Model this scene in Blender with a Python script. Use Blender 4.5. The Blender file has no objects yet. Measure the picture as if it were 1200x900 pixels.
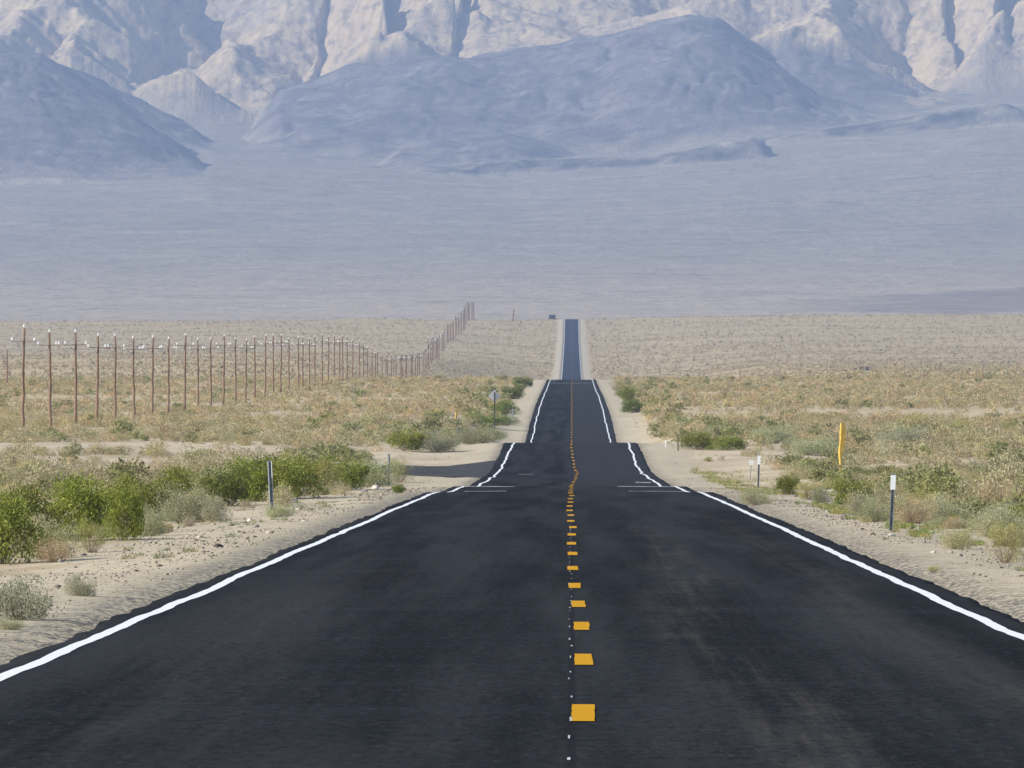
import bpy, bmesh, math, random
import numpy as np
random.seed(7); rng = np.random.default_rng(7)
D = bpy.data; S = bpy.context.scene; COL = S.collection
F = 11860.0          # focal length in photo pixels (1200 wide)
CZ = 1.52            # camera height above the road
# ------------------------------------------------------------ camera, sky, sun, exposure
cam = D.cameras.new('camera'); camo = D.objects.new('camera', cam); COL.objects.link(camo)
cam.sensor_width = 36; cam.lens = 36*F/1200
cam.clip_start = 1; cam.clip_end = 60000
camo.location = (0, 0, CZ)
camo.rotation_euler = (math.pi/2 + math.atan(58/F), 0, math.atan(70/F))
S.camera = camo
SUN_EL, SUN_ROT = math.radians(33), math.radians(-108)
w = D.worlds.new('World'); S.world = w; w.use_nodes = True
sky = w.node_tree.nodes.new('ShaderNodeTexSky'); sky.sky_type = 'NISHITA'; sky.sun_disc = False
sky.sun_elevation = SUN_EL; sky.sun_rotation = SUN_ROT; sky.altitude = 500
w.node_tree.links.new(sky.outputs[0], w.node_tree.nodes['Background'].inputs[0])
w.node_tree.nodes['Background'].inputs[1].default_value = 0.10
sl = D.lights.new('sun', 'SUN'); so = D.objects.new('sun', sl); COL.objects.link(so)
sl.energy = 4.3; sl.angle = math.radians(0.5); sl.color = (1, .95, .87)
so.rotation_euler = (math.pi/2 - SUN_EL, 0, -SUN_ROT + math.pi)
so.location = (-50, 0, 60)
S.view_settings.view_transform = 'Standard'; S.view_settings.look = 'None'
S.view_settings.exposure = 0.62; S.view_settings.gamma = 1
HAZE = 6.6e-5

# ------------------------------------------------------------ helpers
def hash2(ix, iy, seed):
    h = (ix.astype(np.int64)*374761393 + iy.astype(np.int64)*668265263 + seed*2147483647) & 0xffffffff
    h = ((h ^ (h >> 13))*1274126177) & 0xffffffff
    h = ((h ^ (h >> 16))*2246822519) & 0xffffffff
    return ((h ^ (h >> 15)) & 0xffff)/65535.0
def vnoise(x, y, seed=0):
    ix = np.floor(x); iy = np.floor(y); fx = x-ix; fy = y-iy
    fx = fx*fx*fx*(fx*(fx*6-15)+10); fy = fy*fy*fy*(fy*(fy*6-15)+10)
    a = hash2(ix, iy, seed); b = hash2(ix+1, iy, seed); c = hash2(ix, iy+1, seed); d = hash2(ix+1, iy+1, seed)
    return (a*(1-fx)+b*fx)*(1-fy)+(c*(1-fx)+d*fx)*fy
def fbm(x, y, seed=0, o=5):
    s = 0; a = .5; t = 0
    for i in range(o):
        s = s + a*vnoise(x, y, seed+i*17); t += a
        x, y = (x*.8-y*.6)*2.03+11.3, (x*.6+y*.8)*2.03+5.7; a *= .5
    return s/t
def ridged(x, y, seed=0, o=5):
    s = 0; a = .5; t = 0
    for i in range(o):
        s = s + a*(1-np.abs(2*vnoise(x, y, seed+i*17)-1)); t += a
        x, y = x*2.07+11.3, y*2.07+5.7; a *= .5
    return s/t
def sstep(v, a, b):
    t = np.clip((v-a)/(b-a), 0, 1); return t*t*(3-2*t)

def mesh_obj(name, verts, faces, mats, parent=None, smooth=False, attrs=None, colattr=None, matidx=None):
    me = D.meshes.new(name)
    verts = np.asarray(verts, dtype=np.float32)
    if isinstance(faces, np.ndarray):
        n = faces.shape[1]; me.vertices.add(len(verts)); me.vertices.foreach_set('co', verts.ravel())
        me.loops.add(faces.size); me.loops.foreach_set('vertex_index', faces.ravel().astype(np.int32))
        me.polygons.add(len(faces)); me.polygons.foreach_set('loop_start', np.arange(0, faces.size, n, dtype=np.int32))
        if matidx is not None: me.polygons.foreach_set('material_index', matidx.astype(np.int32))
        me.update(calc_edges=True)
    else:
        me.from_pydata([tuple(v) for v in verts], [], faces); me.update()
    for m in (mats if isinstance(mats, (list, tuple)) else [mats]): me.materials.append(m)
    if smooth: me.polygons.foreach_set('use_smooth', np.ones(len(me.polygons), dtype=bool))
    for k, v in (attrs or {}).items():
        a = me.attributes.new(k, 'FLOAT', 'POINT'); a.data.foreach_set('value', v.astype(np.float32).ravel())
    if colattr is not None:
        a = me.attributes.new('tint', 'FLOAT_COLOR', 'POINT'); a.data.foreach_set('color', colattr.astype(np.float32).ravel())
    o = D.objects.new(name, me); COL.objects.link(o)
    if parent: o.parent = parent
    return o
def tag(o, label=None, cat=None, group=None, kind=None):
    if label: o['label'] = label
    if cat: o['category'] = cat
    if group: o['group'] = group
    if kind: o['kind'] = kind
    return o
def empty(name, loc, label, cat, group=None, rz=0, rx=0, ry=0):
    o = D.objects.new(name, None); COL.objects.link(o); o.location = loc; o.rotation_euler = (rx, ry, rz)
    o.empty_display_size = .3
    return tag(o, label, cat, group)
def grid_faces(nr, nc):
    i = np.arange(nr-1)[:, None]*nc + np.arange(nc-1)[None, :]
    return np.stack([i, i+1, i+nc+1, i+nc], -1).reshape(-1, 4)

class NT:
    def __init__(s, name, rough=.9, spec=.2):
        s.m = D.materials.new(name); s.m.use_nodes = True; s.t = s.m.node_tree
        s.b = s.t.nodes['Principled BSDF']; s.b.inputs['Roughness'].default_value = rough
        s.b.inputs['Specular IOR Level'].default_value = spec
    def n(s, typ, **kw):
        nd = s.t.nodes.new(typ)
        for k, v in kw.items():
            if k in nd.inputs.keys() if not k.startswith('_') else False: s.set(nd.inputs[k], v)
            elif k.startswith('_'): setattr(nd, k[1:], v)
            else: s.set(nd.inputs[int(k[1:])], v)
        return nd
    def set(s, sock, v):
        if isinstance(v, bpy.types.NodeSocket): s.t.links.new(v, sock)
        else: sock.default_value = v
    def pos(s): return s.n('ShaderNodeTexCoord').outputs['Object']
    def map(s, v, scale):
        m = s.n('ShaderNodeMapping'); s.set(m.inputs['Vector'], v); m.inputs['Scale'].default_value = scale; return m.outputs[0]
    def noise(s, v, scale, detail=4, rough=.55, dist=0):
        nd = s.n('ShaderNodeTexNoise'); s.set(nd.inputs['Vector'], v)
        nd.inputs['Scale'].default_value = scale; nd.inputs['Detail'].default_value = detail
        nd.inputs['Roughness'].default_value = rough; nd.inputs['Distortion'].default_value = dist; return nd.outputs[0]
    def rng(s, v, a, b, c=0, d=1):
        nd = s.n('ShaderNodeMapRange'); s.set(nd.inputs[0], v); nd.interpolation_type = 'SMOOTHSTEP'
        for i, q in enumerate((a, b, c, d)): nd.inputs[i+1].default_value = q
        return nd.outputs[0]
    def mix(s, f, a, b, blend='MIX'):
        nd = s.n('ShaderNodeMix'); nd.data_type = 'RGBA'; nd.blend_type = blend
        s.set(nd.inputs[0], f)
        for i, q in ((6, a), (7, b)):
            if isinstance(q, tuple): q = (*q, 1) if len(q) == 3 else q
            s.set(nd.inputs[i], q)
        return nd.outputs[2]
    def math(s, op, a, b=0):
        nd = s.n('ShaderNodeMath'); nd.operation = op; s.set(nd.inputs[0], a); s.set(nd.inputs[1], b); return nd.outputs[0]
    def attr(s, name, out='Fac'):
        nd = s.n('ShaderNodeAttribute'); nd.attribute_name = name; return nd.outputs[out]
    def bump(s, h, dist, strength=1):
        nd = s.n('ShaderNodeBump'); s.set(nd.inputs['Height'], h); nd.inputs['Distance'].default_value = dist
        nd.inputs['Strength'].default_value = strength; s.t.links.new(nd.outputs[0], s.b.inputs['Normal'])
    def base(s, c):
        if isinstance(c, tuple): c = (*c, 1)
        s.set(s.b.inputs['Base Color'], c); return s.m

def simple(name, col, rough=.6, var=.15, scale=30, metal=0, spec=.3):
    t = NT(name, rough, spec); n = t.noise(t.pos(), scale, 4)
    c2 = tuple(min(1, c*(1+var)) for c in col); c1 = tuple(c*(1-var) for c in col)
    t.b.inputs['Metallic'].default_value = metal
    return t.base(t.mix(t.rng(n, .3, .7), c1, c2))

# ------------------------------------------------------------ terrain profiles (metres along the road, height)
ROADP = np.array([(-150,0),(240,0),(262,-.005),(272,-.03),(280,-.12),(293,-.165),(305,-.20),(322,-.20),(337,-.213),(350,-.40),
 (366,-.51),(385,-.50),(397,-.455),(430,-.45),(470,-.43),(508,-.365),(530,-.17),(560,.20),(590,.62),(610,.89),(622,.97),(640,.96),(690,.6),(760,.3),
 (850,.40),(905,.80),(940,1.5),(977,2.15),(1104,4.13),(1250,5.9),(1488,8.3),(1620,9.75),(1700,10.6),(1735,10.7),(1800,10.2),
 (2100,9.0),(2600,10),(3100,14.5),(3570,21.7),(4000,29.5),(4400,37.5),(4750,45.2),(5050,55.5),(5180,60.0),(5230,60.6),(5400,60.3),(5800,57),(6200,54)])
FIELDP = np.array([(-150,-.1),(200,-.12),(300,-.16),(400,-.22),(480,-.08),(560,.35),(622,1.05),(710,1.75),(800,2.15),(912,2.8),(1104,4.6),
 (1488,8.4),(1730,10.8),(2080,12.4),(2463,16.3),(3000,20.6),(3570,25.6),(4000,32.6),(4500,42.4),(4900,52.0),(5180,60.3),(5230,60.9),(5400,60.6),(5800,57),(6200,54)])
_dd = np.arange(-150, 6200, 1.0)
def _sm(P, k):
    z = np.interp(_dd, P[:, 0], P[:, 1]); out = z.copy()
    for i, kk in k:
        ker = np.hanning(kk+2)[1:-1]; ker /= ker.sum(); zz = np.convolve(np.pad(z, kk//2, 'edge'), ker, 'valid')[:len(z)]
        wgt = sstep(_dd, i-20, i+20); out = out*(1-wgt)+zz*wgt
    return out
RZ = _sm(ROADP, [(-130, 9), (1000, 41), (2200, 121)]); FZ = _sm(FIELDP, [(-130, 61), (1800, 121)])
def road_z(y): return np.interp(y, _dd, RZ)
def terr(x, y):
    """height of the bare ground at x, y"""
    x = np.asarray(x, float); y = np.asarray(y, float)
    ax = np.abs(x)
    wn = sstep(ax, 4.6, 12); wf = sstep(ax, 9, 75); wd = sstep(y, 1600, 2000)
    wgt = wn*(1-wd) + wf*wd
    r = np.interp(y, _dd, RZ); f = np.interp(y, _dd, FZ)
    z = r*(1-wgt)+f*wgt
    off = sstep(ax, 4.2, 6.5)
    z = z - .13 + .10*sstep(ax, 3.65, 4.3)*(1-sstep(ax, 5.0, 8.0)) - .05*off
    z = z + off*((fbm(x/9, y/14, 3, 4)-.5)*.42 + (fbm(x/1.6, y/2.4, 5, 3)-.5)*.07)
    z = z + sstep(ax, 7, 30)*sstep(y, 350, 1200)*(fbm(x/55, y/70, 9, 4)-.5)*(.7 + sstep(y, 1800, 4500)*3)
    z = z + wd*x*.008 + 5*np.exp(-((y-3150)/650)**2)*sstep(-x, 8, 45)
    return z
def img(x, y, z):   # photo pixel of a world point (used to plan the layout only)
    return 670+F*x/y, 508-F*(z-CZ)/y
_ys = np.concatenate([np.arange(60, 700, .5), np.arange(700, 5300, 2)])
def ground_at(px, py):
    x = (px-670)/F*_ys; z = terr(x, _ys); yi = 508-F*(z-CZ)/_ys
    k = np.argmax(yi <= py)
    if yi[k] > py: k = len(_ys)-1
    return float(x[k]), float(_ys[k]), float(z[k])

# ------------------------------------------------------------ ground sheet
t = NT('desert_ground', .95, .1); p = t.pos()
sx = t.n('ShaderNodeSeparateXYZ'); t.set(sx.inputs[0], p); X, Y = sx.outputs[0], sx.outputs[1]
ax = t.math('ABSOLUTE', X)
n1 = t.noise(p, .06, 6); n2 = t.noise(p, .9, 6, .65); n3 = t.noise(p, 9, 4, .7); n4 = t.noise(p, .012, 5)
sand = t.mix(t.rng(n1, .38, .62), (.42, .335, .225), (.56, .475, .345))
sand = t.mix(t.rng(n2, .45, .75), sand, (.335, .27, .175))
tan = t.mix(t.rng(n2, .35, .65), (.43, .315, .215), (.56, .45, .33))
far = t.rng(Y, 500, 1500)
n5 = t.noise(t.map(p, (.35, .12, 1)), 1, 6, .7)
farc = t.mix(t.rng(n4, .38, .62), (.52, .405, .24), (.45, .355, .205))
farc = t.mix(t.rng(n5, .42, .62), farc, (.37, .30, .18))
c = t.mix(far, sand, farc)
pale = t.mix(t.math('MULTIPLY', t.rng(Y, 2300, 3400), .8), c, t.mix(t.rng(n5, .4, .6), (.44, .345, .20), (.35, .275, .16)))
# graded gravel verge beside the asphalt
nv = t.math('ADD', ax, t.rng(n2, .2, .8, -1.1, 1.1))
tracks = t.noise(t.map(p, (1.3, .22, 1)), 1, 6, .75)
ver = t.mix(t.rng(tracks, .25, .75), (.45, .385, .27), (.50, .43, .31))
ver = t.mix(t.math('MULTIPLY', t.rng(n3, .5, .7), t.rng(n2, .35, .6, .2, 1)), ver, (.25, .215, .165))
vm = t.rng(nv, 6.0, 7.6, 1, 0)
c = t.mix(vm, pale, ver)
# tar and grit spilt from the asphalt edge
em = t.math('MULTIPLY', t.rng(t.math('ADD', ax, t.rng(n2, .25, .75, -.45, .45)), 3.95, 4.75, 1, 0), t.rng(t.noise(t.map(p, (14, 2.5, 1)), 1, 4, .8), .42, .55, 0, .92))
c = t.mix(em, c, (.085, .08, .078))
vor = t.n('ShaderNodeTexVoronoi'); t.set(vor.inputs['Vector'], p); vor.inputs['Scale'].default_value = 7
sp = t.math('MULTIPLY', t.rng(vor.outputs['Distance'], .05, .2, 1, 0), t.rng(t.noise(p, .5, 3), .48, .62))
c = t.mix(t.math('MULTIPLY', sp, t.rng(Y, 300, 700, .8, 0)), c, (.17, .14, .115))
n6 = t.noise(p, 3.2, 5, .8); n7 = t.noise(t.map(p, (5, 1.4, 1)), 1, 5, .8)
c = t.mix(t.math('MULTIPLY', t.math('MULTIPLY', t.rng(n7, .52, .68), t.rng(Y, 250, 700, .75, 0)), t.rng(n1, .3, .6, .5, 1)), c, (.23, .195, .145))
c = t.mix(t.math('MULTIPLY', t.rng(n7, .42, .32), t.rng(Y, 250, 700, .45, 0)), c, (.60, .53, .40))
t.bump(n6, .035, 1)
GROUND = t.base(c)

xs = np.concatenate([np.arange(0, 13, .42), 13*1.062**np.arange(0, 66)]); xs = np.concatenate([-xs[:0:-1], xs])
ys = [-150, -100, -60, -30, 0, 20]; y = 35.0
while y < 5900: ys.append(y); y += max(.55, (y/330.0)**1.3*.55) if y < 1000 else 2.6+(y-1000)*.003
ys = np.array(ys)
GX, GY = np.meshgrid(xs, ys)
V = np.stack([GX, GY, terr(GX, GY)], -1).reshape(-1, 3)
ground = mesh_obj('ground', V, grid_faces(len(ys), len(xs)), GROUND, smooth=True); tag(ground, kind='structure')

# ------------------------------------------------------------ road
t = NT('asphalt', .95, .03); p = t.pos()
sx = t.n('ShaderNodeSeparateXYZ'); t.set(sx.inputs[0], p); X, Y = sx.outputs[0], sx.outputs[1]
n1 = t.noise(t.map(p, (.9, .02, 1)), 1, 5, .6); n2 = t.noise(p, 26, 3, .8); n3 = t.noise(t.map(p, (5, .05, 1)), 1, 6, .7); n3 = t.math('ADD', t.math('MULTIPLY', n3, .6), t.math('MULTIPLY', t.noise(t.map(p, (1.3, .22, 1)), 1, 5, .7), .4))
c = t.mix(t.rng(n1, .36, .64), (.0075, .0085, .0100), (.026, .0275, .030))
right = t.rng(X, -.4, .3)
c = t.mix(t.math('MULTIPLY', right, t.rng(Y, 120, 520)), c, (.030, .031, .035))
band = t.math('MULTIPLY', t.rng(t.noise(t.map(p, (.05, .28, 1)), 1, 4), .5, .7), .3)
c = t.mix(band, c, (.03, .032, .036))
# pale wheel dust in the right lane and some in the left
def dust(x0, wd, amt, y0, y1, n, thr=.5):
    d = t.math('ABSOLUTE', t.math('SUBTRACT', t.math('ADD', X, t.rng(t.noise(t.map(p, (0, .02, 1)), 1, 2), .3, .7, -.35, .35)), x0))
    m = t.math('MULTIPLY', t.rng(d, 0, wd, 1, 0), t.rng(n, thr-.1, thr+.2))
    return t.math('MULTIPLY', t.math('MULTIPLY', m, t.rng(Y, y0, y1, 1, .25)), amt)
c = t.mix(dust(1.15, .6, .5, 70, 230, n3, .52), c, (.115, .10, .078))
c = t.mix(dust(2.6, .45, .3, 90, 330, n3, .46), c, (.09, .08, .063))
c = t.mix(dust(-2.4, .9, .22, 80, 160, n3, .5), c, (.075, .068, .058))
c = t.mix(t.math('MULTIPLY', t.math('MULTIPLY', t.rng(n2, .58, .72), t.rng(t.noise(p, .35, 4), .3, .6)), .75), c, (.15, .145, .135))
sp_ = t.noise(t.map(p, (13, 2.2, 1)), 1, 3, .8)
c = t.mix(t.math('MULTIPLY', t.rng(sp_, .5, .72), .55), c, (.040, .042, .045)); c = t.mix(t.math('MULTIPLY', t.rng(sp_, .48, .34), .6), c, (.005, .006, .007))
vo = t.n('ShaderNodeTexVoronoi'); t.set(vo.inputs['Vector'], p); vo.inputs['Scale'].default_value = 11
c = t.mix(t.math('MULTIPLY', t.math('MULTIPLY', t.rng(vo.outputs['Distance'], .05, .16, 1, 0), t.rng(t.noise(p, .8, 4, .7), .45, .62)), .5), c, (.085, .082, .075))
seam = t.math('MULTIPLY', t.rng(t.math('ABSOLUTE', X), .015, .03, 1, 0), .7)
c = t.mix(seam, c, (.012, .012, .014))
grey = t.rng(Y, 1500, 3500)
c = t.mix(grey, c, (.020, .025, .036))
t.bump(n2, .012, .5)
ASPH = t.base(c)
def paint_mat(name, col, wear, thr=(.66, .8), under=(.05, .05, .055), rough=.6):
    t = NT(name, .9, .04); p = t.pos(); n = t.noise(p, 9, 5, .7); n2 = t.noise(p, 60, 2, .7)
    c = t.mix(t.math('MULTIPLY', t.rng(n, *thr), wear), col, under)
    c = t.mix(t.math('MULTIPLY', t.rng(n2, .58, .72), .5*wear), c, under); return t.base(c)
WHITE = paint_mat('white_road_paint', (.70, .72, .74), .6)
YEL = paint_mat('yellow_road_paint', (.52, .265, .009), .75, (.6, .75))

ry = [-150, -60, 0, 20]; y = 35.0
while y < 5850: ry.append(y); y += 1.0 if y < 1000 else 3.0
ry = np.array(ry)
def ew(y, s): return (fbm(y/1.3, y*0+s*7.7, 31, 3)-.5)*.09 + (fbm(y/18, y*0+s*3.1, 33, 3)-.5)*.12 + (fbm(y/.35, y*0+s*9.1, 35, 2)-.5)*.10
def taper(y): return 1 - .17*sstep(y, 1750, 2600)
LEDGE = (-(3.86+.3*sstep(ry, 200, 600))*taper(ry) + ew(ry, 1)); REDGE = ((3.74+.28*sstep(ry, 200, 600))*taper(ry) + ew(ry, 2))
cols = np.concatenate([[0, .006], np.linspace(.02, .98, 9), [.994, 1]])
RX = LEDGE[:, None]*(1-cols)+REDGE[:, None]*cols; RY = np.repeat(ry[:, None], 13, 1); RZg = road_z(RY)
RZg = RZg - .022*np.abs(RX)/4 ; RZg[:, 0] -= .14; RZg[:, -1] -= .14; RX[:, 0] -= .06; RX[:, -1] += .06
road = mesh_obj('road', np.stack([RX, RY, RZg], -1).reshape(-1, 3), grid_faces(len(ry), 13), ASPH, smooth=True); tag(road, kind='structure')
def surf(x, y): return road_z(y) - .022*np.abs(x)/4
# side road apron on the left
t = NT('old_asphalt', .85, .2); p = t.pos(); n = t.noise(p, .5, 5, .7)
OLD = t.base(t.mix(t.rng(n, .35, .65), (.034, .032, .031), (.062, .056, .050)))
ua = np.linspace(0, 1, 20); va = np.linspace(0, 1, 60)
yc0 = 462+ua*14*0; AV = []
for v in va:
    for u in ua:
        fl = (1-u)**2.6; x = -4.05 - u*5.6
        half = 27 + 22*fl; yy = 503 + (v-.5)*2*half*(1 if u < .9 else max(.15, 1-(u-.9)*6))
        e = (float(vnoise(np.array(x*2.), np.array(yy/4.), 91))-.5)*.0
        AV.append((x, yy, 0))
AV = np.array(AV); AV[:, 2] = np.where(AV[:, 0] > -4.6, surf(AV[:, 0], AV[:, 1])-.03, 0)
tz = terr(AV[:, 0], AV[:, 1]); rz = surf(AV[:, 0], AV[:, 1])
k = sstep(-AV[:, 0], 4.05, 7.5); AV[:, 2] = np.maximum(rz*(1-k)+tz*k+.012, tz+.015) - .03*(1-sstep(-AV[:, 0], 4.0, 4.5))
apron = mesh_obj('side_road', AV, grid_faces(60, 20), OLD, smooth=True); tag(apron, kind='structure')

def ribbon(name, y0, y1, xf, hw, mat, dy=.5, lift=.004, wob=.012):
    yy = np.arange(y0, y1+.01, dy); xc = xf(yy)
    wl = (fbm(yy*1.1, yy*0+1.7, 41, 3)-.5)*wob*2; wr = (fbm(yy*1.1, yy*0+9.1, 43, 3)-.5)*wob*2
    a = xc-hw+wl; b = xc+hw+wr; lf = lift + yy*4e-6
    V = np.concatenate([np.stack([a, yy, surf(a, yy)+lf], -1)[:, None], np.stack([b, yy, surf(b, yy)+lf], -1)[:, None]], 1).reshape(-1, 3)
    return V, grid_faces(len(yy), 2)
def build_ribbons(name, parts, mat):
    Vs = []; Fs = []; n = 0
    for V, Fc in parts: Vs.append(V); Fs.append(Fc+n); n += len(V)
    o = mesh_obj(name, np.concatenate(Vs), np.concatenate(Fs), mat); return tag(o, kind='structure')
lx = lambda s: (lambda y: (-3.58 if s < 0 else 3.40)*(1-.02*sstep(y, 1750, 2600)) + (fbm(y/14, y*0+s, 51, 3)-.5)*(.06+.18*sstep(y, 300, 500)) + (fbm(y/4, y*0+s+5, 53, 2)-.5)*.05)
build_ribbons('white_edge_line_left', [ribbon('', 0, 1800, lx(-1), .055, WHITE), ribbon('', 1800, 5400, lx(-1), .07, WHITE, 4)], WHITE)
build_ribbons('white_edge_line_right', [ribbon('', 0, 1800, lx(1), .055, WHITE), ribbon('', 1800, 5400, lx(1), .07, WHITE, 4)], WHITE)
cxf = lambda y: np.interp(y, [0, 55, 80, 90, 101, 114, 128, 160, 210, 300, 380, 440, 490, 520, 600, 5500], [.07, .07, .076, .066, .03, .012, .012, -.01, -.02, -.01, .0, .16, .28, .12, .0, .0])
parts = []; seq = [30.6, 42.8, 55.0, 68.0, 79.8, 90.1, 101., 114.1, 127.9, 139.7, 152.]
while seq[-1] < 1740: seq.append(seq[-1]+12.1+(random.random()-.5)*1.2)
for y in seq:
    off = (random.random()-.5)*(.015 if y < 160 else .06); ln = 3.3
    parts.append(ribbon('', y-ln/2, y+ln/2, lambda q, o=off: cxf(q)+o, .061, YEL, .3, .005, .008))
y = 1800
while y < 5300: parts.append(ribbon('', y, y+3.3, cxf, .066, YEL, 1.1)); y += 12.2
build_ribbons('yellow_centre_line', parts, YEL)
# little survey dabs of white paint along the seam and patchy white streaks across the lanes; the far-crest ones paint in heat shimmer
PATCHY = paint_mat('patchy_white', (.6, .61, .62), .9, (.42, .6))
parts = []; y = 47
while y < 260:
    parts.append(ribbon('', y, y+.35+random.random()*.5, lambda q: q*0-.015+(random.random()-.5)*.03, 0.004+random.random()*.004, PATCHY, .2, .005, .004)); y += 1.5+random.random()*3.4
def cross(x0, x1, y, dy):
    n = 24; xx = np.linspace(x0, x1, n); a = y+(fbm(xx*2, xx*0+y, 61, 3)-.5)*dy*.9; b = a+dy*(.35+fbm(xx*3, xx*0+y, 63, 2))
    V = np.stack([np.stack([xx, a, surf(xx, a)+.005], -1), np.stack([xx, b, surf(xx, b)+.005], -1)], 1).reshape(-1, 3)
    parts.append((V, grid_faces(n, 2)[:, ::-1]))
for a in ((-3.5, -1.9, 331, 3.5), (-3.2, -1.95, 300, 3.2), (-3.0, -2.1, 292, 2), (1.7, 3.35, 300, 3.0), (1.5, 3.38, 330, 3.5), 
          (-2.6, -1.8, 480, 1.5), (2.6, 3.2, 408, 6), (-3.4, -2.6, 1655, 5), (-3.3, 3.2, 1590, 4)): cross(*a)
build_ribbons('white_dabs_and_streaks', parts, PATCHY)

# ------------------------------------------------------------ far fan, dark hills and bright crags
PX = np.arange(-420, 1760, 2.3)
dr = [5600.0]
while dr[-1] < 15400: dr.append(dr[-1] + (26 if dr[-1] < 11000 else 11 if dr[-1] < 13200 else 6.5))
DR = np.array(dr)
P_, D_ = np.meshgrid(PX, DR); XW = (P_-670)/F*D_
def yfan(px, d):
    y = np.interp(d, [5600, 6200, 7000, 8000, 9000, 10000, 11000, 12000, 13000, 14000, 15400], [381, 372.5, 351, 322, 292, 262, 232, 203, 172, 146, 118])
    t = sstep(d, 8500, 13500)
    y = y - t*(np.interp(px, [-400, 250, 600, 1150, 1700], [-10, 18, 0, 55, 80]))
    return y
def zof(y, d): return CZ + (508-y)*d/F
ZF = zof(yfan(P_, D_), D_)
ZF = ZF + (fbm(XW/150, D_/420, 71, 4)-.5)*6*sstep(D_, 6500, 9000) + (ridged(XW/60, D_/200, 73, 4)-.5)*1.4
warp = (fbm(XW/150, D_/150, 75, 4)-.5)
def layer(sil, Fd, Dd, back, amp, sc, seed, warpamp=40, ex=.85):
    px = np.array([s[0] for s in sil]); sy = np.array([s[1] for s in sil])
    ys = np.interp(P_ + warp*14, px, sy, left=600, right=600)
    zc = zof(ys, Dd)
    t = np.clip((D_-Fd)/(Dd-Fd), 0, 1)
    zfF = zof(yfan(P_, np.full_like(D_, Fd)), Fd)
    z = zfF + (zc-zfF)*np.sin(t*math.pi/2)**ex
    z = np.where(D_ > Dd, zc-(D_-Dd)*back, z)
    n = (fbm((XW+warp*warpamp)/sc, D_/(sc*2.2), seed, 6)-.5)*amp - (ridged((XW+warp*90)/(sc*.8), D_/(sc*3.4), seed+3, 4)**3-.2)*amp*.45
    z = z + n*np.clip(t*4, 0, 1)*np.clip((zc-ZF)/18, 0, 1)
    z = np.where(D_ < Fd, -1e3, z)
    return z
hillL2 = layer([(-420,60),(-100,60),(40,72),(90,84),(140,105),(190,130),(225,150),(262,180),(300,230)], 12300, 12900, .25, 14, 60, 101)
hillL = layer([(-420,70),(-200,30),(-80,42),(0,57),(48,62),(75,78),(105,98),(140,118),(180,148),(212,172),(238,196),(262,225)], 11400, 12300, .3, 20, 85, 103)
hillC = layer([(225,230),(270,190),(300,150),(330,112),(380,95),(430,80),(500,71),(560,67),(620,58),(680,46),(730,33),(765,22),(800,17),(835,24),(866,42),(898,64),(930,86),(960,110),(1005,128),(1060,150),(1100,190)], 12350, 13500, .35, 26, 95, 107)
hillC2 = layer([(380,240),(430,205),(470,176),(520,164),(600,160),(680,152),(760,156),(800,168),(850,190),(880,230)], 11900, 12500, .12, 12, 70, 109)
hillR = layer([(820,170),(852,120),(880,80),(905,62),(935,52),(965,56),(1000,68),(1040,84),(1075,100),(1120,112),(1180,150)], 12900, 13650, .3, 22, 80, 113)
ben1 = layer([(400,240),(450,207),(500,197),(560,192),(640,188),(700,185),(760,183),(800,177),(835,169),(862,165),(880,163),(893,168),(900,182),(915,200)], 11800, 11930, -.036, 7, 22, 121)
ben2 = layer([(840,190),(900,166),(960,152),(1040,141),(1100,131),(1150,124),(1180,122),(1195,128),(1225,150)], 12250, 12370, -.03, 5, 25, 127)
ben3 = layer([(600,186),(640,172),(720,160),(800,155),(880,146),(960,137),(1000,140),(1030,160)], 12600, 12700, -.03, 5, 25, 131)
hillC2 = hillC2 - sstep(P_, 590, 760)*60
darks = np.maximum.reduce([hillL2, hillL, hillC, hillC2, hillR]); bens = np.maximum.reduce([ben1, ben2, ben3])
# crags
t_ = np.clip((D_-13350)/(14900-13350), 0, 1)
CF = np.interp(P_, [-420, 150, 230, 300, 420, 560, 800, 1000, 1060, 1130, 1200, 1700], [60, 95, 137, 128, 95, 72, 60, 92, 94, 86, 62, 20])
top = np.interp(P_, [-420, 0, 300, 600, 900, 1200, 1700], [-330, -300, -260, -230, -250, -300, -330])
zc0 = zof(CF, 13350); zc1 = zof(top, 14900)
base = zc0 + (zc1-zc0)*t_**1.15
amp = np.interp(P_, [-420, 520, 575, 740, 830, 1700], [1, 1, .3, .35, .9, 1])
wx = XW + (fbm(XW/120, D_/160, 81, 4)-.5)*110
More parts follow.
